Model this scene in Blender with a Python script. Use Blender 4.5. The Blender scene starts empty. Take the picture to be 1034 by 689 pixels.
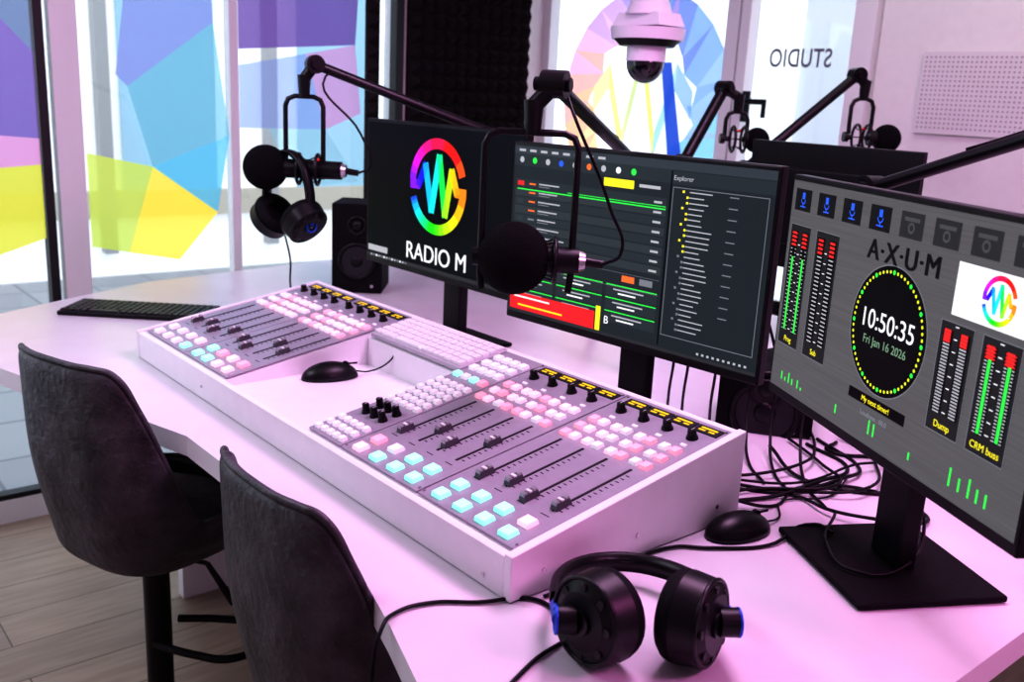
import bpy, math, colorsys, random
from mathutils import Vector, Matrix
random.seed(4)
DZ=0.95
scene=bpy.context.scene
COL=scene.collection
pi=math.pi
# ------------------------------------------------------------------ materials
_m={}
def mat(name,col,rough=.5,metal=0.,emit=None,es=1.,noise=0.,nscale=30.,bump=0.,bscale=200.,spec=.5,coat=0.):
    if name in _m: return _m[name]
    m=bpy.data.materials.new(name); m.use_nodes=True
    nt=m.node_tree; b=nt.nodes['Principled BSDF']
    b.inputs['Base Color'].default_value=(*col,1); b.inputs['Roughness'].default_value=rough
    b.inputs['Metallic'].default_value=metal; b.inputs['Specular IOR Level'].default_value=spec
    b.inputs['Coat Weight'].default_value=coat
    if emit: b.inputs['Emission Color'].default_value=(*emit,1); b.inputs['Emission Strength'].default_value=es
    tc=nt.nodes.new('ShaderNodeTexCoord')
    if noise>0:
        n=nt.nodes.new('ShaderNodeTexNoise'); n.inputs['Scale'].default_value=nscale; n.inputs['Detail'].default_value=5
        nt.links.new(tc.outputs['Object'],n.inputs['Vector'])
        r=nt.nodes.new('ShaderNodeValToRGB')
        r.color_ramp.elements[0].position=.3; r.color_ramp.elements[1].position=.7
        r.color_ramp.elements[0].color=(*[c*(1-noise) for c in col],1); r.color_ramp.elements[1].color=(*[min(1,c*(1+noise)) for c in col],1)
        nt.links.new(n.outputs['Fac'],r.inputs['Fac']); nt.links.new(r.outputs['Color'],b.inputs['Base Color'])
    if bump>0:
        n=nt.nodes.new('ShaderNodeTexNoise'); n.inputs['Scale'].default_value=bscale; n.inputs['Detail'].default_value=4
        nt.links.new(tc.outputs['Object'],n.inputs['Vector'])
        bp=nt.nodes.new('ShaderNodeBump'); bp.inputs['Strength'].default_value=bump; bp.inputs['Distance'].default_value=.01
        nt.links.new(n.outputs['Fac'],bp.inputs['Height']); nt.links.new(bp.outputs['Normal'],b.inputs['Normal'])
    _m[name]=m; return m
def emis(name,col,s=1.):
    if name in _m: return _m[name]
    return mat(name,(0.004,.004,.004),.35,0,col,s,spec=.08)
def hue(h,s=.85,v=1.,es=1.,pre='led_hue'):
    h=round((h%1)*24)/24
    c=colorsys.hsv_to_rgb(h,s,v); c=tuple(x**2.0 for x in c)
    return emis('%s_%02d'%(pre,int(round(h*24))),c,es)
M_white=mat('console_white_lacquer',(.86,.84,.88),.35,noise=.02)
M_desk=mat('desk_laminate',(.73,.70,.75),.30,noise=.03,nscale=8)
M_deskedge=mat('desk_edge_band',(.80,.78,.82),.4)
M_panel=mat('console_panel_metal',(.38,.36,.42),.40,.2,noise=.04,nscale=60)
M_black=mat('black_plastic',(.007,.007,.009),.38,noise=.1,spec=.35)
M_blackm=mat('black_matte',(.006,.006,.008),.75,bump=.1,spec=.25)
M_arm=mat('arm_black_metal',(.008,.008,.010),.34,spec=.4)
M_foam=mat('foam_windshield',(.009,.009,.011),.95,bump=.8,bscale=400,spec=.2)
M_rub=mat('cable_rubber',(.006,.006,.008),.45,spec=.3)
M_silver=mat('silver_metal',(.6,.58,.6),.25,.9)
M_blue=mat('blue_anodised',(.02,.10,.65),.3,.4)
M_leather=mat('grey_leather',(.062,.062,.070),.45,noise=.55,nscale=14,bump=.5,bscale=55,spec=.5)
M_pink=mat('pad_pink',(.95,.42,.50),.4,emit=(1,.24,.34),es=.62)
M_lpink=mat('pad_light_pink',(.95,.64,.74),.4,emit=(1,.54,.66),es=.48)
M_teal=mat('pad_teal',(.42,.90,.80),.4,emit=(.22,.92,.72),es=.52)
M_wpad=mat('pad_white',(.80,.76,.82),.4,emit=(.85,.78,.88),es=.22)
M_frame=mat('window_frame_white',(.76,.75,.77),.4)
M_wall=mat('wall_paint',(.74,.73,.73),.8,noise=.02,bump=.05)
M_acfoam=mat('acoustic_foam',(.030,.026,.027),.95,bump=.4,bscale=150,spec=.15)
M_tick=mat('ink_black',(.01,.01,.01),.6)
# ------------------------------------------------------------------ builders
def link(o,parent=None):
    COL.objects.link(o)
    if parent is not None: o.parent=parent
    return o
def empty(name,loc=(0,0,0),rot=(0,0,0)):
    o=bpy.data.objects.new(name,None); o.location=loc; o.rotation_euler=rot; o.empty_display_size=.05
    return link(o)
class MB:
    def __init__(s): s.v=[];s.f=[];s.mi=[];s.mats=[];s.sm=[]
    def m(s,mt):
        if mt not in s.mats: s.mats.append(mt)
        return s.mats.index(mt)
    def add(s,vs,fs,mt,M=None,smooth=False):
        b=len(s.v); k=s.m(mt)
        for p in vs:
            p=Vector(p); s.v.append(tuple(M@p) if M is not None else tuple(p))
        for f in fs: s.f.append([b+i for i in f]); s.mi.append(k); s.sm.append(smooth)
    def box(s,c,d,mt,M=None,taper=1.):
        x,y,z=c; a,b,h=d[0]/2,d[1]/2,d[2]/2; t=taper
        vs=[(x-a,y-b,z-h),(x+a,y-b,z-h),(x+a,y+b,z-h),(x-a,y+b,z-h),(x-a*t,y-b*t,z+h),(x+a*t,y-b*t,z+h),(x+a*t,y+b*t,z+h),(x-a*t,y+b*t,z+h)]
        s.add(vs,[(3,2,1,0),(4,5,6,7),(0,1,5,4),(1,2,6,5),(2,3,7,6),(3,0,4,7)],mt,M)
    def cyl(s,p1,p2,r1,mt,r2=None,seg=20,M=None):
        p1=Vector(p1);p2=Vector(p2); r2=r1 if r2 is None else r2
        q=(p2-p1).to_track_quat('Z','Y').to_matrix(); vs=[]
        for p,r in((p1,r1),(p2,r2)):
            for i in range(seg):
                a=2*pi*i/seg; vs.append(p+q@Vector((r*math.cos(a),r*math.sin(a),0)))
        s.add(vs,[(i,(i+1)%seg,seg+(i+1)%seg,seg+i) for i in range(seg)],mt,M,True)
        s.add(vs,[tuple(range(seg))[::-1],tuple(range(seg,2*seg))],mt,M)
    def prism(s,poly,z0,z1,mt,mside=None):
        n=len(poly); vs=[(*p,z0) for p in poly]+[(*p,z1) for p in poly]
        s.add(vs,[tuple(range(n))[::-1],tuple(range(n,2*n))],mt)
        s.add(vs,[(i,(i+1)%n,n+(i+1)%n,n+i) for i in range(n)],mside or mt)
    def sph(s,c,r,mt,seg=24,rings=14,M=None,zmin=None):
        c=Vector(c); r=(r,r,r) if not hasattr(r,'__len__') else r; vs=[]
        for j in range(rings+1):
            t=pi*j/rings
            for i in range(seg):
                a=2*pi*i/seg; z=math.cos(t)
                if zmin is not None: z=max(z,zmin)
                vs.append((c.x+r[0]*math.sin(t)*math.cos(a),c.y+r[1]*math.sin(t)*math.sin(a),c.z+r[2]*z))
        s.add(vs,[(j*seg+i,(j+1)*seg+i,(j+1)*seg+(i+1)%seg,j*seg+(i+1)%seg) for j in range(rings) for i in range(seg)],mt,M,True)
    def tor(s,c,ax,R,r,mt,seg=36,sec=10,a0=0,a1=2*pi,M=None,sx=1.,sy=1.):
        q=Vector(ax).to_track_quat('Z','Y').to_matrix(); c=Vector(c); vs=[]; full=abs(a1-a0-2*pi)<1e-4
        n=seg if full else seg+1
        for i in range(n):
            a=a0+(a1-a0)*i/seg
            for j in range(sec):
                b=2*pi*j/sec; k=R+r*math.cos(b)
                vs.append(c+q@Vector((k*math.cos(a)*sx,k*math.sin(a)*sy,r*math.sin(b))))
        s.add(vs,[(i*sec+j,((i+1)%n)*sec+j,((i+1)%n)*sec+(j+1)%sec,i*sec+(j+1)%sec) for i in range(seg) for j in range(sec)],mt,M,True)
    def obj(s,name,parent=None,loc=None,rot=None,bevel=0.):
        me=bpy.data.meshes.new(name); me.from_pydata(s.v,[],s.f)
        for mt in s.mats: me.materials.append(mt)
        for p,k,sm in zip(me.polygons,s.mi,s.sm): p.material_index=k; p.use_smooth=sm
        me.validate(); me.update()
        o=bpy.data.objects.new(name,me); link(o,parent)
        if loc: o.location=loc
        if rot: o.rotation_euler=rot
        if bevel>0:
            b=o.modifiers.new('bevel','BEVEL'); b.width=bevel; b.segments=3; b.limit_method='ANGLE'; b.angle_limit=.6
        return o
def box(name,c,d,mt,parent=None,bevel=0.,taper=1.):
    b=MB(); b.box((0,0,0),d,mt,taper=taper); return b.obj(name,parent,loc=c,bevel=bevel)
def tube(name,pts,r,mt,parent=None,smooth=True,res=8,cyclic=False):
    cu=bpy.data.curves.new(name,'CURVE'); cu.dimensions='3D'; cu.bevel_depth=r; cu.bevel_resolution=3; cu.resolution_u=res; cu.use_fill_caps=True
    if smooth:
        sp=cu.splines.new('BEZIER'); sp.bezier_points.add(len(pts)-1)
        for bp,p in zip(sp.bezier_points,pts): bp.co=p; bp.handle_left_type=bp.handle_right_type='AUTO'
    else:
        sp=cu.splines.new('POLY'); sp.points.add(len(pts)-1)
        for bp,p in zip(sp.points,pts): bp.co=(*p,1)
    sp.use_cyclic_u=cyclic
    cu.materials.append(mt); o=bpy.data.objects.new(name,cu); return link(o,parent)
def text(name,s,size,loc,rot,mt,parent=None,align='CENTER',sx=1.,bold=0.,sp=1.):
    cu=bpy.data.curves.new(name,'FONT'); cu.body=s; cu.size=size; cu.align_x=align; cu.align_y='CENTER'; cu.extrude=.0002; cu.offset=bold; cu.space_character=sp
    cu.materials.append(mt); o=bpy.data.objects.new(name,cu); o.location=loc; o.rotation_euler=rot; o.scale=(sx,1,1)
    return link(o,parent)
# ------------------------------------------------------------------ room
FL=-DZ; CE=1.65; XL=-1.35; YB=2.5; XR=3.5; YF=-3.0
fm=bpy.data.materials.new('wood_plank_floor'); fm.use_nodes=True; nt=fm.node_tree; b=nt.nodes['Principled BSDF']
tc=nt.nodes.new('ShaderNodeTexCoord'); mp=nt.nodes.new('ShaderNodeMapping'); mp.inputs['Rotation'].default_value=(0,0,math.radians(90))
br=nt.nodes.new('ShaderNodeTexBrick'); br.inputs['Scale'].default_value=1; br.inputs['Brick Width'].default_value=1.3; br.inputs['Row Height'].default_value=.19
br.inputs['Mortar Size'].default_value=.002; br.inputs['Color1'].default_value=(.54,.42,.33,1); br.inputs['Color2'].default_value=(.43,.33,.265,1); br.inputs['Mortar'].default_value=(.12,.09,.07,1)
ns=nt.nodes.new('ShaderNodeTexNoise'); ns.inputs['Scale'].default_value=6; ns.inputs['Detail'].default_value=8
mp2=nt.nodes.new('ShaderNodeMapping'); mp2.inputs['Scale'].default_value=(8,.8,1)
mx=nt.nodes.new('ShaderNodeMixRGB'); mx.blend_type='MULTIPLY'; mx.inputs['Fac'].default_value=.55
nt.links.new(tc.outputs['Object'],mp.inputs['Vector']); nt.links.new(mp.outputs['Vector'],br.inputs['Vector'])
nt.links.new(tc.outputs['Object'],mp2.inputs['Vector']); nt.links.new(mp2.outputs['Vector'],ns.inputs['Vector'])
nt.links.new(br.outputs['Color'],mx.inputs['Color1']); nt.links.new(ns.outputs['Fac'],mx.inputs['Color2']); nt.links.new(mx.outputs['Color'],b.inputs['Base Color']); b.inputs['Roughness'].default_value=.5
box('floor',((XL+XR)/2,(YF+YB)/2,FL-.05),(XR-XL,YB-YF,.1),fm)
box('ceiling',((XL+XR)/2,(YF+YB)/2,CE+.05),(XR-XL+.3,YB-YF+.3,.1),M_wall)
box('wall_right',(XR+.05,(YF+YB)/2,(FL+CE)/2),(.1,YB-YF+.2,CE-FL),M_wall)
box('wall_front',((XL+XR)/2,YF-.05,(FL+CE)/2),(XR-XL+.2,.1,CE-FL),M_wall)
w=MB()
w.box(((.43+XR)/2,YB+.05,(FL+CE)/2),(XR-.43,.1,CE-FL),M_wall)
w.box(((XL+.43)/2,YB+.05,(1.3+CE)/2),(.43-XL,.1,CE-1.3),M_wall)
w.obj('wall_back')
w=MB()
w.box((XL-.05,(1.62+YB)/2,(FL+CE)/2),(.1,YB-1.62,CE-FL),M_wall)
w.box((XL-.05,(YF+1.62)/2,(1.3+CE)/2),(.1,1.62-YF,CE-1.3),M_wall)
w.obj('wall_left')
gm=bpy.data.materials.new('clear_glass'); gm.use_nodes=True; nt=gm.node_tree; nt.nodes.clear()
o=nt.nodes.new('ShaderNodeOutputMaterial'); t=nt.nodes.new('ShaderNodeBsdfTransparent'); g=nt.nodes.new('ShaderNodeBsdfGlossy'); g.inputs['Roughness'].default_value=.03
t.inputs['Color'].default_value=(.90,.94,.97,1)
mxs=nt.nodes.new('ShaderNodeMixShader'); mxs.inputs[0].default_value=.05
nt.links.new(t.outputs[0],mxs.inputs[1]); nt.links.new(g.outputs[0],mxs.inputs[2]); nt.links.new(mxs.outputs[0],o.inputs[0])
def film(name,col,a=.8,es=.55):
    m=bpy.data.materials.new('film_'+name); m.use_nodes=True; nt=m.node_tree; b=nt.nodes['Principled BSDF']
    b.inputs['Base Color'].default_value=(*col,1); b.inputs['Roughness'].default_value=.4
    b.inputs['Emission Color'].default_value=(*col,1); b.inputs['Emission Strength'].default_value=es  # emission paints daylight shining through from behind; the film is no light source
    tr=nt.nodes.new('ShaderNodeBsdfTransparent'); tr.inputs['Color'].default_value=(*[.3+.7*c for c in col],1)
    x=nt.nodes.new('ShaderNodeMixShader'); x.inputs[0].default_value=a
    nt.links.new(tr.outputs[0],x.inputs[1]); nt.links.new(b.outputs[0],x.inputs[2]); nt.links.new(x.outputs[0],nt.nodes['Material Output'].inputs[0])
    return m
M_ral=mat('frame_black',(.015,.015,.018),.5)
p=empty('window_1',(XL,0,0))
box('glass',(-.01,(-3+1.62)/2,(FL+1.3)/2),(.006,4.62,1.3-FL),gm,p)
for i,(y0,y1,mt) in enumerate([(-3,-2.9,M_frame),(-1.25,-1.15,M_frame),(.145,.175,M_ral),(.195,.285,M_frame),(.84,.875,M_frame),(1.60,1.64,M_ral)]):
    box('mullion_%d'%i,(0.005,(y0+y1)/2,(FL+1.3)/2),(.05,y1-y0,1.3-FL),mt,p)
box('rail_bottom',(.005,-.69,FL+.045),(.055,4.6,.09),M_frame,p); box('rail_top',(.005,-.69,1.27),(.055,4.6,.06),M_frame,p)
box('gasket',(.006,-1.42,FL+.10),(.05,3.1,.02),M_ral,p)
D=MB()
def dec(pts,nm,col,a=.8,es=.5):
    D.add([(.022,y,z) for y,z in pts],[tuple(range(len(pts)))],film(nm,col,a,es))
V=(.26,.18,.50);DP=(.20,.13,.42);TE=(.26,.62,.70);CY=(.16,.62,.78);LI=(.54,.74,.14);YE=(.86,.78,.08);BL=(.38,.52,.82);PK=(.76,.42,.66);PT=(.45,.76,.80)
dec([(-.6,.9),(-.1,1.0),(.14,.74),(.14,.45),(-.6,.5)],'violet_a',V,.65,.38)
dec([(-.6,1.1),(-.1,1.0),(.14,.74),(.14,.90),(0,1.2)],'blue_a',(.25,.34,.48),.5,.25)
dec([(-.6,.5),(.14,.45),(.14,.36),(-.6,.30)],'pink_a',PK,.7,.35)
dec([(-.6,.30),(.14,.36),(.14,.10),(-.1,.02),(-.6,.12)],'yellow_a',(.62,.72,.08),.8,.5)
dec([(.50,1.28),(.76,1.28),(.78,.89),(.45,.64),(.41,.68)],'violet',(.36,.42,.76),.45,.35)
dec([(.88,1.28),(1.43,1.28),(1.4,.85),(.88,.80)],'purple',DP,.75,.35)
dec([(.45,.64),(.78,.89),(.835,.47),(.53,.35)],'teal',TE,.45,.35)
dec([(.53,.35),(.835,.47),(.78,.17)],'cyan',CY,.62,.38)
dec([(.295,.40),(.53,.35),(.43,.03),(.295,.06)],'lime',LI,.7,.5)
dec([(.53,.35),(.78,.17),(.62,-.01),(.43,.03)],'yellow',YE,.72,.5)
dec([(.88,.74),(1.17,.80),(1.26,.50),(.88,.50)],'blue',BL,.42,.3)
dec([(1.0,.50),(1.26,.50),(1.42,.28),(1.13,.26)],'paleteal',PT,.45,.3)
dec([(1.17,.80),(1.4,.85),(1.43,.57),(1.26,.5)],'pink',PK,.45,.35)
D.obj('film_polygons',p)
def foam(name,y0,y1,z0,z1,x,pitch,h):
    f=MB(); ny=max(1,round((y1-y0)/pitch)); nz=round((z1-z0)/pitch); a=(y1-y0)/ny; c=(z1-z0)/nz
    f.box((x+.01,(y0+y1)/2,(z0+z1)/2),(.02,y1-y0,z1-z0),M_acfoam)
    for i in range(ny):
        for j in range(nz):
            y=y0+i*a; z=z0+j*c
            f.add([(x+.02,y,z),(x+.02,y+a,z),(x+.02,y+a,z+c),(x+.02,y,z+c),(x+.02+h,y+a/2,z+c/2)],[(0,1,4),(1,2,4),(2,3,4),(3,0,4)],M_acfoam)
    return f.obj(name)
foam('acoustic_foam_panel',1.67,2.36,FL+.002,1.6,XL+.002,.065,.05)
foam('acoustic_foam_panel',1.44,1.50,.2,1.23,XL+.035,.06,.045)
p=empty('window_2',(0,YB,0))
box('glass',((XL-.2)/2,.02,(FL+1.3)/2),(-.2-XL,.006,1.3-FL),gm,p)
for i,(x0,x1) in enumerate([(XL,XL+.05),(-.235,-.175)]): box('mullion_%d'%i,((x0+x1)/2,0,(FL+1.3)/2),(x1-x0,.06,1.3-FL),M_frame,p)
box('rail_bottom',((XL-.2)/2,0,FL+.05),(-.2-XL,.06,.1),M_frame,p); box('rail_top',((XL-.2)/2,0,1.27),(-.2-XL,.06,.06),M_frame,p)
D=MB(); cx,cz=-.69,.67; n=26
cols=[(.40,.60,.88),(.3,.5,.82),(.2,.32,.7),(.45,.3,.72),(.65,.4,.74),(.82,.5,.7),(.9,.5,.45),(.95,.58,.35),(.95,.74,.4),(.93,.84,.25),(.74,.84,.42),(.48,.78,.75),(.32,.68,.85)]
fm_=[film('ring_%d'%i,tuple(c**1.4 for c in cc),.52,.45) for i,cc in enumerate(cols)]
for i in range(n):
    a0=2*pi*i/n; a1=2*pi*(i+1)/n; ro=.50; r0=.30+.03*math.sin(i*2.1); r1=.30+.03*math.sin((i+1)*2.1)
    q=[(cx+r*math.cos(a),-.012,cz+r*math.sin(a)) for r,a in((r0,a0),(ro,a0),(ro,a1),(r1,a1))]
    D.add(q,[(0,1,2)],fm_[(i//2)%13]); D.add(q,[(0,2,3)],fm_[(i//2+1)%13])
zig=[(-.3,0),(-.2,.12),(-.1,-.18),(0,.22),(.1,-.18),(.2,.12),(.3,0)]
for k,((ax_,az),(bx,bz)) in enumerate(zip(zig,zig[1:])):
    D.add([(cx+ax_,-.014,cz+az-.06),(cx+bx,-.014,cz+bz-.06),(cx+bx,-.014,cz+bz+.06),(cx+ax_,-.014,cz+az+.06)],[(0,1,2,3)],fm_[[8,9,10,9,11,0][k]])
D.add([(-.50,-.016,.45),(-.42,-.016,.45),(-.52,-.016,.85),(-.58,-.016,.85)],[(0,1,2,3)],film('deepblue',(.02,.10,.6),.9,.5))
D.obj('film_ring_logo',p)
p=empty('door_1',(0,YB,0))
box('glass',(.1,.02,(FL+1.3)/2),(.46,.006,1.3-FL),gm,p)
for i,(x0,x1) in enumerate([(-.165,-.12),(.335,.42)]): box('stile_%d'%i,((x0+x1)/2,0,(FL+1.3)/2),(x1-x0,.06,1.3-FL),M_frame,p)
box('rail_bottom',(.1,0,FL+.05),(.5,.06,.1),M_frame,p); box('rail_top',(.1,0,1.27),(.5,.06,.06),M_frame,p)
text('studio_lettering','STUDIO',.096,(.115,-.012,.865),(pi/2,0,0),mat('lettering_grey',(.16,.16,.20),.6),p,sx=-.78,bold=.0012,sp=1.05)
h=MB(); h.cyl((-.10,-.03,.70),(-.10,-.075,.70),.01,M_black); h.cyl((-.10,-.075,.70),(.02,-.075,.70),.011,M_black); h.box((-.10,-.031,.68),(.035,.006,.12),M_black); h.cyl((.02,-.075,.71),(.02,-.075,.64),.009,M_black); h.obj('handle',p)
v=MB(); v.box((.81,YB-.008,.755),(.40,.014,.27),mat('vent_white',(.68,.66,.68),.6))
for i in range(25):
    for j in range(16):
        v.cyl((.622+.0157*i,YB-.0155,.64+.0155*j),(.622+.0157*i,YB-.0165,.64+.0155*j),.0034,mat('vent_hole',(.40,.37,.40),.9),seg=8)
v.obj('wall_vent_grille')
# outside
M_fac=mat('exterior_render',(.88,.87,.86),.9,emit=(1,.98,.98),es=.36,noise=.06,nscale=2)  # emission puts blown-out daylight into the wall colour
tl=bpy.data.materials.new('exterior_tiles'); tl.use_nodes=True; nt=tl.node_tree; b=nt.nodes['Principled BSDF']; br=nt.nodes.new('ShaderNodeTexBrick'); tc=nt.nodes.new('ShaderNodeTexCoord')
br.offset=0; br.inputs['Scale'].default_value=1; br.inputs['Brick Width'].default_value=.5; br.inputs['Row Height'].default_value=.5; br.inputs['Mortar Size'].default_value=.01
br.inputs['Color1'].default_value=(.36,.36,.38,1); br.inputs['Color2'].default_value=(.30,.30,.32,1); br.inputs['Mortar'].default_value=(.16,.16,.18,1)
nt.links.new(tc.outputs['Object'],br.inputs['Vector']); nt.links.new(br.outputs['Color'],b.inputs['Base Color'])
g=MB(); g.box((-4.2,1,FL-.06),(5.5,12,.1),tl); g.box((1.,5.1,FL-.06),(7,5,.1),tl); g.obj('ground_outside')
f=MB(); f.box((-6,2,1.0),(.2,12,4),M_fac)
for y,wd in((-.5,.7),(1.0,.5),(2.3,.8),(3.9,.8)): f.box((-5.88,y,.75),(.06,wd,2.2),mat('ext_window',(.26,.42,.52),.3,emit=(.4,.58,.68),es=.35))  # pane emission stands in for daylight, not lit windows
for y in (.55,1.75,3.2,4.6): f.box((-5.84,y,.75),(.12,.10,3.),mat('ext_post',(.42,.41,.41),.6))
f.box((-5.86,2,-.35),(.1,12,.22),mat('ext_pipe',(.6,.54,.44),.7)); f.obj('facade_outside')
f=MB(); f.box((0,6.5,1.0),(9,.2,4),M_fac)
for x in(-2.2,-.9,.6): f.box((x,6.38,.9),(.6,.06,1.7),mat('ext_window2',(.50,.50,.55),.3,emit=(.55,.55,.6),es=.35))  # these panes glow too, daylight brightness painted in
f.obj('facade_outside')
# ------------------------------------------------------------------ desk
dp=empty('studio_desk')
poly=[(-.054,-.297),(.60,-.112),(1.234,-.112),(1.40,-.16),(1.55,-.21),(1.907,-.31),(1.907,1.95),(-.7,1.95),(-1.04,1.5),(-1.05,1.13),(-.90,.34),(-.76,.07),(-.60,-.22),(-.35,-.40)]
d=MB(); d.prism(poly,-.042,0,M_desk,M_deskedge); d.obj('top',dp,bevel=.003)
for i,(x,y,a,b_) in enumerate([(1.80,.2,.04,.5),(1.80,1.5,.04,.6),(-.45,.45,.04,.4),(-.6,1.4,.04,.6),(.6,1.0,1.8,.04)]):
    box('leg_panel_%d'%i,(x,y,(FL-.042)/2-0.0),(a,b_,-.042-FL),M_deskedge,dp)
# ------------------------------------------------------------------ console
L=1.451; DD=.5; HF=.064; HB=.149
cp=empty('broadcast_mixing_console')
def wedge(b,x0,x1,y0,y1,mt,zoff=0.,zb=0.002):
    z0=HF+.17*y0+zoff; z1=HF+.17*y1+zoff
    b.add([(x0,y0,zb),(x1,y0,zb),(x1,y1,zb),(x0,y1,zb),(x0,y0,z0),(x1,y0,z0),(x1,y1,z1),(x0,y1,z1)],[(3,2,1,0),(4,5,6,7),(0,1,5,4),(1,2,6,5),(2,3,7,6),(3,0,4,7)],mt)
def wobj(nm,bev,*a,**k):
    b=MB(); wedge(b,*a,**k); b.obj(nm,cp,bevel=bev)
wobj('body_left',0,.012,.485,.012,.49,M_white,-.004); wobj('body_right',0,.845,L-.012,.012,.49,M_white,-.004)
wobj('keyboard_shelf',0,.485,.845,.365,.49,M_white,-.012)
box('tray',(.665,.19,.026),(.36,.352,.048),M_white,cp)
wobj('cheek_left',.002,0,.014,0,DD,M_white,.004); wobj('cheek_right',.002,L-.016,L,0,DD,M_white,.006)
wobj('front_rail',.0015,.014,L-.016,.0008,.014,M_white,.001); wobj('back_rail',.0015,.014,L-.016,DD-.012,DD-.0008,M_white,.003)
S=Matrix.Translation((0,0,HF))@Matrix.Rotation(math.atan(.17),4,'X')
K=1.0143
pn=MB(); pads=MB(); kn=MB(); ds=MB()
M_dark=mat('slot_black',(.01,.01,.012),.5)
M_fk=mat('fader_cap_grey',(.08,.08,.095),.3)
M_fk2=mat('fader_cap_silver',(.42,.42,.45),.3,.6)
M_oled=emis('oled_yellow',(.95,.58,.03),1.1)
M_kw=mat('knob_pointer',(.8,.8,.8),.4)
def padat(x,y,mt,s=.023): pads.box((x,y*K,.0045),(s,s*.95,.009),mt,S,taper=.86)
def knob(x,y,r=.0095,h=.018):
    kn.cyl((x,y*K,0),(x,y*K,h*.35),r*1.15,M_black,r,M=S); kn.cyl((x,y*K,h*.35),(x,y*K,h),r*.85,M_black,r*.75,M=S); kn.box((x,y*K+r*.3,h+.0003),(.0012,r*.9,.0006),M_kw,S)
def fmodule(x0,wd,frontcols,fpos,cyc):
    pn.box((x0+wd/2,.255*K,.0),(wd-.003,.468*K,.003),M_panel,S)
    for sx in(.006,wd-.006):
        for sy in(.03,.48): pn.cyl((x0+sx,sy*K,.0015),(x0+sx,sy*K,.0028),.0025,M_silver,seg=8,M=S)
    cw=(wd-.02)/4
    for c in range(4):
        x=x0+.01+cw*(c+.5)
        padat(x,.040,frontcols[c],.025); padat(x,.076,frontcols[4+c],.025)
        pn.box((x,.205*K,.0018),(.0045,.165*K,.0015),M_dark,S)
        for k in range(13): pn.box((x+.0105,(.130+.0115*k)*K,.0017),(.007,.0016,.0008),M_tick,S)
        fy=fpos[c]
        kn.box((x,fy*K,.007),(.015,.032,.011),M_fk,S,taper=.8); kn.box((x,fy*K,.0135),(.011,.005,.003),M_kw,S); kn.box((x,fy*K-.010,.0125),(.012,.009,.006),M_fk2,S,taper=.7);kn.box((x,fy*K+.010,.0125),(.012,.009,.006),M_fk2,S,taper=.7)
        pn.box((x,.108*K,.0016),(.018,.0015,.0006),M_tick,S)
        for k,yy in enumerate((.308,.342,.376)):
            for e in(-1,1):
                pads.box((x+e*.0115,yy*K,.004),(.0175,.019,.008),[M_pink,M_lpink,M_wpad][cyc[(c*3+k*5+(e>0))%len(cyc)]],S,taper=.84)
        pads.box((x+.006,.402*K,.002),(.012,.006,.004),M_wpad,S)
        knob(x,.430)
        ds.box((x+.004,.466*K,.0025),(cw*.94,.024,.002),M_dark,S)
        ds.box((x+.004,.470*K,.0037),(cw*.62,.0045,.0006),M_oled,S); ds.box((x-.006,.462*K,.0037),(cw*.25,.004,.0006),M_oled,S); ds.box((x+.014,.462*K,.0037),(cw*.22,.004,.0006),M_oled,S)
T,P,Wt,LP=M_teal,M_pink,M_wpad,M_lpink
fmodule(.018,.235,[Wt,Wt,Wt,T,Wt,Wt,Wt,LP],[.135,.15,.13,.16],[2,1,1,0,1])
fmodule(.253,.232,[T,T,LP,LP,T,P,LP,P],[.15,.13,.19,.17],[0,2,1,0,1])
fmodule(.960,.235,[LP,T,T,T,P,Wt,T,T],[.132,.175,.15,.20],[0,1,1,2,0,1])
fmodule(1.196,.236,[T,T,T,T,T,T,T,LP],[.125,.14,.125,.14],[0,1,0,1,2])
pn.box((.9025,.255*K,.0),(.112,.468*K,.003),M_panel,S)
for i in range(5):
    for j in range(3): padat(.860+.021*i,.035+.024*j,M_wpad,.014)
for i in range(3):
    for j in range(2): knob(.875+.028*i,.125+.030*j,.0085,.02)
for i in range(5):
    for j in range(6): padat(.858+.022*i,.19+.023*j,M_wpad,.0145)
for i in range(4): padat(.862+.027*i,.345,[T,Wt,T,P][i],.018)
for i in range(4):
    for j in range(3): padat(.864+.026*i,.385+.032*j,Wt,.020)
pn.obj('panels',cp); pads.obj('pads',cp,bevel=.0012); kn.obj('knobs_and_fader_caps',cp,bevel=.0008); ds.obj('displays',cp)
sc=MB()
for y in(.06,.25,.44): sc.cyl((L,y,.035),(L+.0015,y,.035),.004,M_silver,seg=12)
sc.cyl((L-.06,.001,.02),(L-.06,-.0010,.02),.003,M_silver,seg=10); sc.cyl((.40,.001,.03),(.40,-.001,.03),.003,M_silver,seg=10); sc.obj('screws',cp)
# ------------------------------------------------------------------ keyboards
def keyboard(name,loc,yaw,w,d,base,keym,tilt=0.,rows=6,cols=18,kh=.006):
    p=empty(name,loc,(tilt,0,yaw)); b=MB(); b.box((0,0,.006),(w,d,.012),base); b.obj('case',p,bevel=.003)
    k=MB(); cw=(w-.012)/cols; rh=(d-.012)/rows
    for j in range(rows):
        i=0
        while i<cols:
            n=5 if (j==0 and i==4) else (2 if (i==0 and j>0) or (i==cols-2 and j in(1,3)) else 1)
            n=min(n,cols-i)
            k.box((-w/2+.006+cw*(i+n/2),-d/2+.006+rh*(j+.5),.012+kh/2),(cw*n-.0025,rh-.0028,kh),keym,taper=.88); i+=n
    k.obj('keys',p,bevel=.0006); return p
keyboard('computer_keyboard',(-.455,.17,.001),math.radians(48.5),.43,.16,M_black,mat('key_black',(.02,.02,.022),.45),cols=22)
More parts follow.
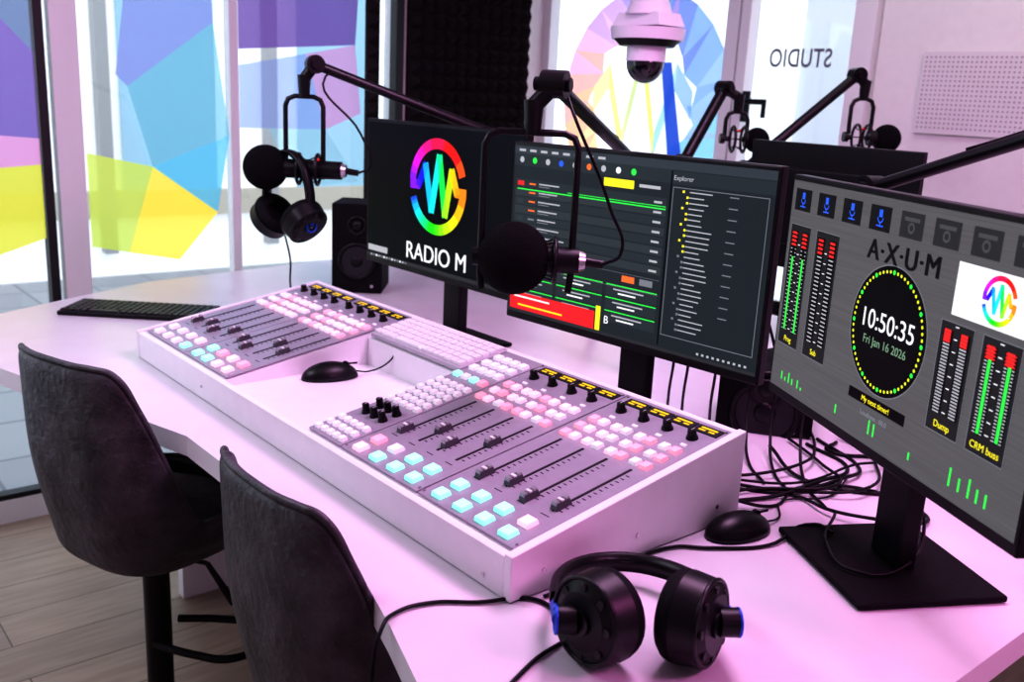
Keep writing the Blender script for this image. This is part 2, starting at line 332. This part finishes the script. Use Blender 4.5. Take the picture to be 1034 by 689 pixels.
keyboard('computer_keyboard',(.668,.432,HF+.17*.432-.0085),0,.345,.132,mat('keyboard_grey_case',(.45,.42,.48),.4),mat('key_white',(.82,.80,.84),.4),tilt=math.atan(.17),cols=16)
def mouse(name,loc,yaw,tail):
    p=empty(name,loc,(0,0,yaw)); b=MB()
    b.sph((0,0,0),(.064,.036,.036),M_black,28,18,zmin=0.0); o=b.obj('shell',p)
    w=MB(); w.cyl((.036,-.004,.0275),(.036,.004,.0275),.007,M_rub,seg=14); w.box((.038,0,.0285),(.05,.0012,.004),M_dark); w.obj('wheel',p)
    tube(name+'_cord',tail,.0018,M_rub,p)
    return p
mouse('computer_mouse',(1.49,.45,.001),math.radians(80),[(.06,0,.008),(.10,.01,.003),(.16,.06,.003),(.25,.04,.003),(.36,.09,.003)])
mouse('computer_mouse',(.54,.235,.051),math.radians(78),[(.06,0,.01),(.09,0,.006),(.13,-.02,.03),(.155,-.03,.07),(.20,-.04,.085)])
# ------------------------------------------------------------------ monitors
def monitor(name,loc,yaw,W,H,screen,tilt=.03,base=True):
    p=empty(name,loc,(0,0,yaw))
    b=MB(); b.box((0,.014,H/2),(W,.022,H),M_black); b.box((0,.040,H*.5),(W*.62,.035,H*.6),M_black,taper=1.); b.obj('housing',p,bevel=.003)
    b=MB(); b.box((0,.0022,H/2+.004),(W-.014,.001,H-.026),screen); b.obj('screen_panel',p)
    b=MB(); b.box((0,.075,(H*.5-loc[2])/2+.006),(.075,.03,H*.5+loc[2]-.012),M_black); b.obj('stand_neck',p,bevel=.004)
    b=MB(); b.box((0,.065,-loc[2]+.007),(.25,.235,.010),M_blackm); b.obj('stand_base',p,bevel=.003)
    return p
class Scr:
    def __init__(s,W,H): s.W=W-.014; s.H=H-.026; s.z0=.017; s.b=MB()
    def q(s,u0,v0,u1,v1,mt,l=1):
        y=.0016-l*.0004; X=lambda u:(u-.5)*s.W; Z=lambda v:s.z0+v*s.H
        s.b.add([(X(u0),y,Z(v0)),(X(u1),y,Z(v0)),(X(u1),y,Z(v1)),(X(u0),y,Z(v1))],[(0,1,2,3)],mt)
    def frame(s,u0,v0,u1,v1,mt,t=.004,l=1):
        tu=t*s.H/s.W
        s.q(u0,v0,u1,v0+t,mt,l); s.q(u0,v1-t,u1,v1,mt,l); s.q(u0,v0,u0+tu,v1,mt,l); s.q(u1-tu,v0,u1,v1,mt,l)
    def disc(s,u,v,r,mt,l=1,seg=64,ri=0,a0=0,a1=2*pi):
        y=.0016-l*.0004; cx=(u-.5)*s.W; cz=s.z0+v*s.H; R=r*s.H; Ri=ri*s.H
        for i in range(seg):
            a=a0+(a1-a0)*i/seg; b_=a0+(a1-a0)*(i+1)/seg
            q=[(cx+k*math.cos(t),y,cz+k*math.sin(t)) for k,t in((Ri,a),(R,a),(R,b_),(Ri,b_))]
            m_=mt(i/seg) if callable(mt) else mt
            if ri==0: s.b.add([q[1],q[2],(cx,y,cz)],[(0,1,2)],m_)
            else: s.b.add(q,[(0,1,2,3)],m_)
    def txt(s,p,st,u,v,h,mt,l=2,al='CENTER',sx=1.,bold=0.,sp=1.,heavy=0.):
        for k,dx in enumerate((0,) if not heavy else (-heavy,0,heavy)):
            text('screen_text',st,h*s.H*1.4,((u-.5)*s.W+dx,.0016-l*.0004-.0001*k,s.z0+v*s.H),(pi/2,0,0),mt,p,al,sx,bold,sp)
    def logo(s,u,v,r,l=2):
        def hf(a):
            a=math.degrees(a)%360
            st=[(0,.06),(45,.01),(100,.95),(145,.84),(180,.70),(215,.52),(250,.36),(290,.20),(330,.12),(360,.06)]
            for (x0,h0),(x1,h1) in zip(st,st[1:]):
                if x0<=a<=x1:
                    if h0<.1 and h1>.9: h0+=1
                    return hue(h0+(h1-h0)*(a-x0)/(x1-x0),.85,1,.8)
            return hue(.06,.85,1,.8)
        for a0,a1,ro in((.10*pi,.97*pi,1.0),(1.10*pi,1.97*pi,1.0)):
            s.disc(u,v,r*ro,lambda t:hf(a0+(a1-a0)*t),l,32,r*.78,a0,a1)
        z=[(-.92,.0),(-.66,0),(-.42,.42),(-.18,-.50),(.06,.62),(.30,-.55),(.50,.36),(.68,-.05),(.95,-.05)]
        y=.0016-(l+1)*.0004; cx=(u-.5)*s.W; cz=s.z0+v*s.H; R=r*s.H; t=.10
        wc=[.75,.66,.55,.48,.36,.22,.14,.08]
        for k,((a,b_),(c,d_)) in enumerate(zip(z,z[1:])):
            dv=Vector((c-a,d_-b_)).normalized(); nn=Vector((-dv.y,dv.x))*t; a,b_,c,d_=a-dv.x*.05,b_-dv.y*.05,c+dv.x*.05,d_+dv.y*.05
            s.b.add([(cx+R*(a-nn.x),y,cz+R*(b_-nn.y)),(cx+R*(c-nn.x),y,cz+R*(d_-nn.y)),(cx+R*(c+nn.x),y,cz+R*(d_+nn.y)),(cx+R*(a+nn.x),y,cz+R*(b_+nn.y))],[(0,1,2,3)],hue(wc[k],.85,1,.8))
E_w=emis('px_white',(.85,.85,.9),1.0); E_g=emis('px_green',(.05,.85,.10),1.); E_r=emis('px_red',(.80,.04,.04),.9); E_y=emis('px_yellow',(.85,.75,.04),1.)
E_dg=emis('px_dimgrey',(.25,.26,.3),.8); E_lg=emis('px_grey',(.5,.5,.55),.85); E_bk=emis('px_black',(.003,.003,.005),.8); E_b=emis('px_blue',(.04,.14,.85),1.); E_or=emis('px_orange',(.85,.18,.05),1)
E_bg=emis('ui_dark',(.024,.031,.038),1.0); E_bg2=emis('ui_row',(.042,.052,.06),1.0); E_bg3=emis('ui_panel',(.033,.042,.05),1)
W1,H1=.695,.41
mL=monitor('monitor_screen',(.264,.706,.183),.009,W1,H1,emis('screen_black',(.003,.004,.008),1))
s=Scr(W1,H1); s.logo(.5,.60,.33)
s.txt(mL,'RADIO M',.5,.115,.125,E_w,3,heavy=.0008)
s.q(.0,0,1,.028,emis('taskbar',(.05,.05,.06),.8)); 
for k in range(14): s.q(.03+.02*k,.007,.042+.02*k,.021,[E_lg,E_dg,E_w][k%3],2)
s.q(.01,.045,.16,.09,E_lg,2)
s.b.obj('screen_image',mL)
W2,H2=.683,.403
mC=monitor('monitor_screen',(.997,.655,.173),.064,W2,H2,E_bg)
s=Scr(W2,H2)
s.q(0,.955,1,1,emis('ui_title',(.05,.06,.075),1)); s.q(0,.885,.66,.955,E_bg3)
for k in range(9): s.disc(.035+.06*k,.92,.018,[E_lg,E_g,E_lg,E_b,E_lg,E_or,E_lg,E_w,E_g][k],2,14)
for k in range(8): s.q(.02+.05*k,.968,.05+.05*k,.982,E_lg,2)
s.q(.40,.83,.52,.875,E_y,2); s.q(.54,.845,.62,.862,E_lg,2)
for k in range(8):
    v0=.76-.052*k
    s.q(.01,v0,.645,v0+.046,E_bg2 if k%2 else E_bg3,1); s.q(.02,v0+.01,.05,v0+.036,E_r if k==0 else E_bg2,2); s.q(.075,v0+.018,.105,v0+.028,E_or if k<4 else E_dg,2)
    s.q(.12,v0+.023,.12+.08+.05*random.random(),v0+.031,E_lg,2); s.q(.12,v0+.010,.17,v0+.015,E_dg,2); s.q(.60,v0+.014,.63,v0+.026,E_lg,2)
    s.q(.25,v0-.001,.645,v0+.003,E_g if k==0 else E_bg,3)
s.q(.02,.745,.645,.752,E_g,3)
for j,v0 in enumerate((.60-.23,.60-.31)): s.q(.01,v0-.0,.645,v0+.002,E_dg,2)
s.q(.50,.325,.55,.36,E_or,2); s.q(.57,.325,.62,.36,E_dg,2)
for i in range(3):
    for j in range(3):
        u0=.01+.215*i; v0=.235-.075*j
        s.q(u0,v0,u0+.20,v0+.065,E_bg3,1); s.q(u0,v0+.059,u0+.20,v0+.065,E_g,2); s.q(u0+.03,v0+.035,u0+.15,v0+.043,E_lg,2); s.q(u0+.05,v0+.014,u0+.12,v0+.023,E_w,2)
s.q(.01,.02,.40,.125,emis('ui_red',(.78,.03,.04),.95),3); s.q(.03,.095,.2,.105,E_w,4); s.q(.05,.045,.26,.055,E_y,4)
s.q(.405,.02,.425,.16,E_y,3)
s.txt(mC,'B',.45,.09,.045,E_w,4)
s.q(.655,.03,.66,.95,E_bk,2); s.q(.66,.885,1,.95,E_bg3)
s.frame(.665,.09,.985,.87,E_dg,.004,2)
for k in range(27):
    v0=.845-.0275*k
    s.q(.70+.015*(k%3>0),v0,.708+.015*(k%3>0),v0+.012,E_y if k<12 else E_dg,3); s.q(.725,v0+.003,.725+.04+.05*random.random(),v0+.009,E_lg,3)
    if k%2==0 and k<24: s.q(.86,v0+.003,.89,v0+.009,E_dg,3)
s.txt(mC,'Explorer',.70,.915,.025,E_lg,3)
s.q(0,0,1,.018,emis('taskbar',(.05,.05,.06),.8))
for k in range(10): s.q(.80+.018*k,.03,.808+.018*k,.042,E_lg,2)
s.b.obj('screen_image',mC)
W3,H3=.653,.385
gmt=bpy.data.materials.new('screen_brushed_grey'); gmt.use_nodes=True; nt=gmt.node_tree; b=nt.nodes['Principled BSDF']; b.inputs['Base Color'].default_value=(.006,.006,.006,1); b.inputs['Roughness'].default_value=.35; b.inputs['Specular IOR Level'].default_value=.08
tc=nt.nodes.new('ShaderNodeTexCoord'); mp=nt.nodes.new('ShaderNodeMapping'); mp.inputs['Scale'].default_value=(3,1,260); ns=nt.nodes.new('ShaderNodeTexNoise'); ns.inputs['Scale'].default_value=1.5
rp=nt.nodes.new('ShaderNodeValToRGB'); rp.color_ramp.elements[0].color=(.085,.082,.090,1); rp.color_ramp.elements[1].color=(.140,.136,.148,1)
for a_,b_ in((tc.outputs['Object'],mp.inputs['Vector']),(mp.outputs['Vector'],ns.inputs['Vector']),(ns.outputs['Fac'],rp.inputs['Fac']),(rp.outputs['Color'],b.inputs['Emission Color'])): nt.links.new(a_,b_)
b.inputs['Emission Strength'].default_value=1.
mR=monitor('monitor_screen',(1.661,.493,.182),-.512,W3,H3,gmt)
s=Scr(W3,H3)
E_tile=emis('px_tile',(.035,.035,.04),1); E_t2=emis('px_tile_line',(.085,.085,.09),1)
for k in range(8):
    u0=.02+.122*k; s.q(u0,.865,u0+.085,.965,emis('px_tile_dark',(.012,.012,.016),1) if k<4 else E_tile,1)
    if k<4: s.q(u0+.037,.92,u0+.051,.95,E_b,2); s.disc(u0+.044,.918,.022,E_b,2,14,.016,pi,2*pi); s.q(u0+.042,.885,u0+.046,.90,E_b,2); s.q(u0+.030,.882,u0+.058,.888,E_b,2)
    else: s.disc(u0+.0425,.905,.022,E_t2,2,16,.012); s.q(u0+.015,.93,u0+.07,.945,E_t2,2)
s.txt(mR,'A·X·U·M',.535,.785,.084,emis('px_axum',(.008,.008,.010),1),2,sx=1.05,sp=1.10,heavy=.0016)
s.disc(.515,.485,.262,E_bk,1,64); s.disc(.515,.485,.266,E_dg,1,64,.261)
for k in range(60):
    a=2*pi*k/60; 
    s.disc(.515+.238*math.cos(a)*s.H/s.W,.485+.238*math.sin(a),.0070 if k%5 else .010,emis('px_lime',(.75,.80,.04),1.) if k%5 else E_g,3,8)
s.txt(mR,'10:50:35',.515,.51,.080,E_w,3); s.txt(mR,'Fri Jan 16 2026',.515,.425,.036,emis('px_sage',(.2,.32,.22),1),3)
s.q(.40,.16,.63,.205,E_bk,1); s.txt(mR,'My next timer!',.515,.183,.024,E_y,3); s.txt(mR,'Loudness : 00.0',.515,.125,.022,E_dg,3)
def meter(u0,u1,v0,v1,lvl,lab):
    s.q(u0,v0,u1,v1,emis('px_meter_bg',(.022,.022,.026),1),1); s.frame(u0,v0,u1,v1,E_dg,.003,2)
    w_=(u1-u0)
    for c in(.10,.60):
        a=u0+w_*c; s.q(a,v0+.07,a+w_*.30,v1-.03,E_bk,2)
        hh=v1-.03-(v0+.07)
        if lvl>0: s.q(a+w_*.12,v0+.073,a+w_*.20,v0+.07+hh*lvl,E_g,3)
        for k in range(26):
            cm=E_r if k>21 else E_lg
            yk=v0+.07+hh*k/26
            if lvl>0:
                s.q(a+w_*.02,yk+.003,a+w_*.10,yk+.008,cm,3); s.q(a+w_*.22,yk+.003,a+w_*.28,yk+.008,cm,3)
            else: s.q(a+w_*.05,yk+.003,a+w_*.25,yk+.009,cm,3)
            if k>21: s.q(a+w_*.05,yk+.002,a+w_*.25,yk+.013,E_r,4)
    for k in range(10): s.q(u0+w_*.45,v0+.08+k*.045,u0+w_*.55,v0+.084+k*.045,E_w,3)
    s.txt(mR,lab,(u0+u1)/2,v0+.032,.026,E_y,3)
meter(.015,.125,.22,.80,.74,'Prog'); meter(.155,.27,.22,.80,.0,'Sub')
meter(.70,.805,.21,.62,.0,'Dump'); meter(.83,.94,.21,.62,.85,'CRM buss')
s.q(.725,.645,.985,.835,E_w,1); s.logo(.855,.74,.085,2)
for k,(u,hh) in enumerate([(.06,.04),(.08,.02),(.10,.05),(.12,.03),(.15,.04),(.17,.015),(.35,.04),(.50,.06),(.52,.055),(.66,.03),(.80,.07),(.83,.05),(.86,.07),(.885,.05),(.91,.05)]): s.q(u,.05,u+.006,.05+hh,E_g,2)
s.b.obj('screen_image',mR)
monitor('monitor_screen',(.92,1.52,.25),pi,.50,.34,emis('screen_black',(.006,.007,.012),1))
# ------------------------------------------------------------------ headphones
def headphones(name,M,hw=.095,depth=.19,band=M_black,cups=.052):
    p=empty(name); p.matrix_world=M
    k_=cups/.052
    for sgn,nm in((-1,'left'),(1,'right')):
        nrm=Vector((sgn*.80,-.60,0)).normalized(); c=Vector((sgn*.050*k_,0,0))
        b=MB()
        b.cyl(c-nrm*.006,c+nrm*.026,cups,M_black,cups*.92,32); b.cyl(c+nrm*.026,c+nrm*.034,cups*.90,M_black,cups*.62,32)
        b.tor(c-nrm*.012,nrm,cups*.70,.017,M_blackm,32,12); b.tor(c+nrm*.0265,nrm,cups*.90,.003,M_arm,32,8)
        q=nrm.to_track_quat('Z','Y').to_matrix()
        for k in range(8):
            a=2*pi*k/8; o=c+nrm*.0295+q@Vector((math.cos(a)*cups*.72,math.sin(a)*cups*.72,0)); b.cyl(o,o+nrm*.0035,.0055,M_dark,seg=12)
        b.cyl(c+nrm*.033,c+nrm*.038,.016,M_arm); b.obj('cup_'+nm,p)
        y=MB(); hub=Vector((sgn*hw,-.012,0)); y.cyl(hub-Vector((sgn*.02,0,0)),hub+Vector((sgn*.004,0,0)),.018,M_black,seg=24); y.tor(hub+Vector((sgn*.004,0,0)),(1,0,0),.0165,.0022,M_blue,24,8)
        y.cyl(hub+Vector((sgn*.004,0,0)),hub+Vector((sgn*.0055,0,0)),.006,M_silver,seg=16)
        y.cyl(hub,(sgn*hw,.035,.0),.009,M_blue,.007); y.obj('yoke_'+nm,p)
        tube('band_wire_'+nm,[(sgn*hw,.03,.004),(sgn*hw*.98,.09,.004),(sgn*hw*.55,depth-.018,.004),(0,depth-.004,.004)],.0035,M_arm,p)
    pts=[(hw*math.cos(a),.045+(depth-.045)*math.sin(a)) for a in [pi*i/24 for i in range(25)]]
    b=MB(); vs=[]
    for x,y in pts:
        n=Vector((x/hw**2,(y-.045)/(depth-.045)**2)); n.normalize()
        for o,z in((-.006,-.013),(.004,-.013),(.006,0),(.004,.013),(-.006,.013)): vs.append((x+n.x*o,y+n.y*o,z))
    fs=[(i*5+j,(i+1)*5+j,(i+1)*5+(j+1)%5,i*5+(j+1)%5) for i in range(24) for j in range(5)]
    b.add(vs,fs,band,None,True); b.obj('headband',p)
    return p
e1=Vector((.60,.80,0)).normalized(); e2=Vector((-.80,.60,-.14)).normalized(); e3=e1.cross(e2); 
M=Matrix(((e1.x,e2.x,e3.x,1.648),(e1.y,e2.y,e3.y,.050),(e1.z,e2.z,e3.z,.0605),(0,0,0,1)))
headphones('headphones',M,hw=.108,depth=.20,cups=.0585)
# ------------------------------------------------------------------ boom microphones
Hd=Vector((.639,.769,0))
def boom(name,base,shoulder,elbow,yoff,yw,ztop,zbot,zm,foamoff,fr,Hd=Hd,r=.013,tail=.10,extra=True):
    p=empty(name); E=Vector(elbow); Sh=Vector(shoulder); B=Vector(base)
    b=MB(); b.cyl(B+Vector((0,0,.001)),B+Vector((0,0,.03)),.03,M_arm,.026); b.cyl(B+Vector((0,0,.03)),Sh,.012,M_arm)
    b.cyl(Sh,E,r,M_arm,seg=16); ax=(E-Sh).cross(Vector((0,0,1))).normalized()
    for q in(Sh,E): b.cyl(q-ax*.022,q+ax*.022,.024,M_arm); b.cyl(q+ax*.022,q+ax*.036,.012,M_arm); b.cyl(q-ax*.030,q-ax*.022,.012,M_black)
    yc=E+Hd*yoff
    b.cyl(E,(yc.x,yc.y,ztop+.045),.015,M_arm); b.cyl((yc.x,yc.y,ztop+.055),(yc.x,yc.y,ztop-.004),.018,M_arm,.014)
    b.obj('boom_arm',p)
    hw=yw/2
    def Y(h,z): return (yc.x+Hd.x*h,yc.y+Hd.y*h,z)
    c=.025
    pts=[Y(-hw*.96,zbot),Y(-hw,zbot+.03),Y(-hw,ztop-c),Y(-hw+c*.3,ztop-c*.3),Y(-hw+c,ztop),Y(hw-c,ztop),Y(hw-c*.3,ztop-c*.3),Y(hw,ztop-c),Y(hw,zbot+.03),Y(hw*.96,zbot)]
    tube('yoke',pts,.0065,M_arm,p,smooth=False)
    b=MB()
    F=Vector(Y(foamoff,zm)); X=Vector(Y(0,zm))
    b.sph(F,(fr,fr,fr*1.0),M_foam,32,20)
    b.cyl(F,Vector(Y(tail,zm)),.026,M_black,.024,24); b.cyl(Vector(Y(tail,zm)),Vector(Y(tail+.012,zm)),.020,M_silver,.016)
    for h in(-hw*.5+.01,hw*.5+.01): b.tor(Y(h,zm),Hd,.040,.0045,M_arm,28,8)
    for h in(-hw,hw): b.cyl(Y(h,zm-.0),Y(h*.6,zm),.008,M_arm); b.cyl(Y(h+(.014 if h>0 else -.014),zm),Y(h,zm),.016,M_arm)
    b.cyl(Y(tail+.01,zm),Y(tail+.045,zm-.004),.009,M_black,.008)
    b.box((0,0,0),(.012,.004,.005),E_r,Matrix.Translation(Y(tail*.35,zm+.027)))
    b.obj('microphone',p)
    for k in range(6):
        a=2*pi*k/6; n=Vector((-Hd.y,Hd.x,0))
        o=(n*math.cos(a)+Vector((0,0,1))*math.sin(a))
        tube('shock_cord_%d'%k,[tuple(Vector(Y(-hw*.5+.01,zm))+o*.04),tuple(Vector(Y(0,zm))+o*.028),tuple(Vector(Y(hw*.5+.01,zm))+o*.04)],.0016,M_rub,p)
    if extra: tube('mic_cable',[Y(tail+.045,zm-.004),Y(tail+.075,zm+.015),Y(tail+.05,zm+.10),(E.x+.02,E.y+.02,E.z-.03),tuple(E*.8+Sh*.2+Vector((0,0,.0))),tuple(E*.3+Sh*.7+Vector((0,0,.016)))],.003,M_rub,p)
    return p
boom('boom_microphone',(.30,1.30,0),(.24,1.18,.49),(-.004,.494,.728),-.028,.10,.645,.43,.455,-.105,.060)
boom('boom_microphone',(.78,.98,0),(.76,.93,.53),(1.063,.379,.695),-.034,.165,.612,.33,.388,-.022,.066,tail=.095)
boom('boom_microphone',(1.32,1.06,0),(1.32,1.013,.530),(1.98,.86,.775),.02,.12,.69,.50,.49,-.09,.06,Hd=Vector((.9,-.43,0)).normalized())
boom('boom_microphone',(.34,1.60,0),(.34,1.60,.50),(.36,1.74,.73),.05,.07,.66,.57,.575,.07,.040,r=.018,extra=False,tail=.03)
boom('boom_microphone',(.42,1.72,0),(.46,1.76,.49),(.63,2.05,.79),.03,.07,.72,.61,.60,.09,.045,r=.015,extra=False,tail=.03)
fwd=Vector((.769,-.639,0))
c=Vector((-.004,.494,0))+Hd*(-.028-.045)+fwd*.0
e1=(Hd*.8+fwd*.6).normalized(); e2=Vector((0,0,1)); e3=e1.cross(e2)
M=Matrix(((e1.x,e2.x,e3.x,c.x),(e1.y,e2.y,e3.y,c.y),(e1.z,e2.z,e3.z,.322),(0,0,0,1)))
headphones('headphones',M,hw=.090,depth=.178,cups=.062)
tube('headphone_cable',[(c.x-.02,c.y,.27),(c.x-.03,c.y+.02,.20),(c.x-.05,c.y+.03,.12),(c.x-.07,c.y+.06,.04),(c.x-.05,c.y+.12,.004),(c.x+.1,c.y+.25,.004)],.0025,M_rub)
# ------------------------------------------------------------------ speakers
def speaker(name,loc,yaw,w,d,h):
    p=empty(name,loc,(0,0,yaw)); box('cabinet',(0,0,h/2),(w,d,h),M_blackm,p,bevel=.006)
    b=MB(); b.tor((0,-d/2,h*.36),(0,1,0),w*.34,.008,M_black,32,8); b.cyl((0,-d/2+.001,h*.36),(0,-d/2-.003,h*.36),w*.33,mat('cone',(.02,.02,.024),.7),w*.30,32)
    b.sph((0,-d/2,h*.36),(w*.12,.012,w*.12),M_black); b.tor((0,-d/2,h*.76),(0,1,0),w*.17,.006,M_black,24,8); b.sph((0,-d/2,h*.76),(w*.10,.01,w*.10),M_arm)
    b.cyl((w*.3,-d/2,h*.08),(w*.3,-d/2-.002,h*.08),.006,M_silver,seg=12); b.obj('drivers',p); return p
speaker('studio_speaker',(-.50,.94,.002),math.radians(50),.17,.19,.30)
speaker('studio_speaker',(1.17,.96,.002),math.radians(35),.20,.16,.13)
# ------------------------------------------------------------------ ceiling dome camera
p=empty('dome_camera',(.18,1.56,0)); b=MB(); Mw=mat('camera_white',(.80,.74,.84),.4)
b.cyl((0,0,CE),(0,0,.97),.028,Mw); b.cyl((0,0,1.02),(0,0,.94),.045,Mw,.075,28); b.box((0,.0,.925),(.20,.12,.04),Mw,taper=.85)
b.cyl((0,0,.90),(0,0,.865),.118,Mw,.112,36); b.cyl((0,0,.865),(0,0,.845),.105,M_black,.085,36); b.cyl((0,0,.845),(0,0,.80),.062,Mw,.062,32); b.sph((0,0,.795),(.060,.060,.062),mat('dome_smoked',(.01,.01,.014),.08,coat=1),28,18)
b.cyl((0,0,CE),(0,0,CE-.015),.07,Mw); b.obj('housing',p,bevel=.002)
# ------------------------------------------------------------------ cables on desk
random.seed(11)
cc=empty('desk_cables')
def cable(k,pts,r=.003): tube('cable_%d'%k,pts,r,M_rub,cc)
z=.004
base=[(1.30,.515,.03),(1.36,.56,z),(1.42,.64,z),(1.46,.76,.012),(1.42,.88,z),(1.30,.96,z)]
for k in range(6):
    dx=random.uniform(-.08,.12); dy=random.uniform(-.04,.08)
    pts=[(x+dx*(i>0)*i/3+random.uniform(-.03,.03),min(1.2,y+dy+random.uniform(-.03,.03)) if i else y,zz+.004*(k%3)) for i,(x,y,zz) in enumerate(base)]
    cable(k,pts,random.choice((.0025,.003,.0036)))
cable(9,[(1.40,.51,.02),(1.46,.58,z),(1.44,.70,z),(1.52,.80,z),(1.64,.78,z),(1.66,.70,.012)])
cable(10,[(1.30,.80,.02),(1.42,.74,z),(1.52,.78,z),(1.58,.90,z),(1.48,1.0,z),(1.36,.92,z),(1.34,.98,z)],.0036)
cable(11,[(1.38,.62,z),(1.46,.66,z),(1.54,.64,.012),(1.62,.66,.02),(1.66,.66,.03)])
for k in range(12,18):
    x=.95+.07*(k-12)+.03*random.random(); cable(k,[(x,.80,.30),(x+.02,.84,.17),(x+.05,.80,.05),(x+.12,.72,.006),(x+.2,.66,.004)],.003)
for k in range(18,22): 
    x=-.02+.15*(k-18); cable(k,[(x,.62,.004),(x+.07,.66,.03),(x+.15,.60,.01),(x+.25,.66,.05),(x+.35,.63,.01)],.003)
tube('headphone_cable',[(1.585,-.005,.02),(1.52,.03,z),(1.466,.035,z),(1.426,-.035,z),(1.39,-.09,z),(1.385,-.14,z),(1.405,-.175,.002),(1.415,-.195,-.06),(1.42,-.20,-.25)],.0028,M_rub)
tube('headphone_cable',[(1.466,.05,z),(1.465,.20,z),(1.468,.32,z),(1.50,.36,z),(1.55,.45,z),(1.56,.56,.015),(1.60,.55,.018)],.0028,M_rub)
tube('monitor_cable',[(1.56,.62,.018),(1.62,.50,.02),(1.69,.46,.018),(1.73,.53,.02),(1.72,.60,.06),(1.68,.60,.14)],.0026,M_rub)
tube('headphone_cable',[(1.605,.0,.02),(1.570,.015,z),(1.568,-.03,z),(1.591,-.107,z),(1.63,-.19,z)],.0028,M_rub)
# ------------------------------------------------------------------ bar stools
def stool(name,loc,yaw,foot_yaw,RH=.36):
    p=empty(name,loc,(0,0,yaw))
    NA,NS=72,18; vs=[];fs=[]
    def rim(a):
        a=abs((a+pi)%(2*pi)-pi)
        t=min(1,max(0,(a-.62)/.82)); t=t*t*(3-2*t)
        return (.10+RH)*(1-t)+.125*t
    for j in range(NS+1):
        t=j/NS
        for i in range(NA):
            a=2*pi*i/NA; sx=math.sin(a); cy=-math.cos(a)
            n=3.0; R=1/((abs(sx)/.215)**n+(abs(cy)/.205)**n)**(1/n)
            back=max(0,math.cos(a))
            if t<.35: k=t/.35; rr=R*(.84*math.sin(k*pi/2)); z=.0+.045*(k**3)
            else:
                k=(t-.35)/.65; rr=R*(.84+.16*math.sin(min(1,k*1.6)*pi/2)+.06*k*back); z=.045+(rim(a)-.045)*k
            vs.append((sx*rr,cy*rr,z))
    fs=[(j*NA+i,j*NA+(i+1)%NA,(j+1)*NA+(i+1)%NA,(j+1)*NA+i) for j in range(NS) for i in range(NA)]
    b=MB(); b.add(vs,fs,M_leather,None,True); o=b.obj('seat_shell',p)
    so=o.modifiers.new('thick','SOLIDIFY'); so.thickness=.026; so.offset=-1
    sb=o.modifiers.new('sub','SUBSURF'); sb.levels=1; sb.render_levels=2
    tube('rim_piping',[(vs[NS*NA+i][0]*.965,vs[NS*NA+i][1]*.965,vs[NS*NA+i][2]+.001) for i in range(0,NA,2)],.006,M_leather,p,cyclic=True)
    b=MB(); b.sph((0,.01,.085),(.180,.17,.05),M_leather,32,14); b.obj('seat_cushion',p)
    zf=FL-loc[2]
    b=MB(); b.cyl((0,0,-.002),(0,0,-.03),.08,M_black,.05); b.cyl((0,0,-.01),(0,0,-.30),.022,M_arm); b.cyl((0,0,-.06),(0,0,zf+.02),.029,M_black); b.cyl((0,0,zf+.001),(0,0,zf+.016),.21,M_black,.20,40); b.cyl((0,0,zf+.016),(0,0,zf+.045),.07,M_black,.034,32)
    b.cyl((0,0,-.02),(.10,.06,-.035),.005,M_black); b.cyl((.10,.06,-.035),(.15,.09,-.13),.006,M_black,.009); b.obj('column_and_base',p)
    c,s_=math.cos(foot_yaw-yaw),math.sin(foot_yaw-yaw)
    loop=[(.02,-.055),(.12,-.075),(.21,-.07),(.245,0),(.21,.07),(.12,.075),(.02,.055)]
    tube('footrest',[(x*c-y*s_,x*s_+y*c,-.21) for x,y in loop],.009,M_black,p)
    return p
stool('bar_stool',(.360,-.102,-.335),math.radians(17),math.radians(42),.372)
stool('bar_stool',(1.128,-.014,-.335),math.radians(1),math.radians(20),.355)
# ------------------------------------------------------------------ lights
def area(name,loc,tgt,size,e,col):
    l=bpy.data.lights.new(name,'AREA'); l.energy=e; l.color=col; l.shape='RECTANGLE'; l.size=size[0]; l.size_y=size[1]
    o=bpy.data.objects.new(name,l); o.location=loc; o.rotation_euler=(Vector(tgt)-Vector(loc)).to_track_quat('-Z','Y').to_euler(); link(o)
area('ceiling_led_pink',(1.3,.7,1.60),(1.15,.4,0),(.8,.6),23,(1,.58,.96))
area('ceiling_led_magenta',(2.9,.7,1.3),(1.6,.2,0),(.5,.5),15,(1,.28,.74))
area('ceiling_panel_white',(.1,-.9,1.60),(.2,-.2,0),(1.2,.6),22,(.88,.84,1))
area('ceiling_panel_white',(1.0,1.9,1.60),(.9,2.5,.6),(1.2,.3),4,(1,1,.97))
wd=bpy.data.worlds.new('world'); scene.world=wd; wd.use_nodes=True
bg=wd.node_tree.nodes['Background']; bg.inputs['Color'].default_value=(.90,.95,1,1); bg.inputs['Strength'].default_value=1.7
for o in scene.objects:
    if o.parent is None: o.location.z+=DZ
# camera
cam=bpy.data.cameras.new('camera'); co=bpy.data.objects.new('camera',cam); link(co)
cam.sensor_width=36; cam.lens=36*962.4/1034; cam.clip_start=.02
cam.dof.use_dof=True; cam.dof.focus_distance=1.6; cam.dof.aperture_fstop=5.6
r=Vector((0.63857797,0.7679843,0.04917608));u=Vector((-0.22088433,0.1217021,0.96767697));f=Vector((-0.73717589,0.62879942,-0.24735198))
co.matrix_world=Matrix(((r.x,u.x,-f.x,2.3304),(r.y,u.y,-f.y,-.7696),(r.z,u.z,-f.z,.6692+DZ),(0,0,0,1)))
scene.camera=co
scene.view_settings.view_transform='Standard'
try: scene.view_settings.look='High Contrast'
except Exception: pass
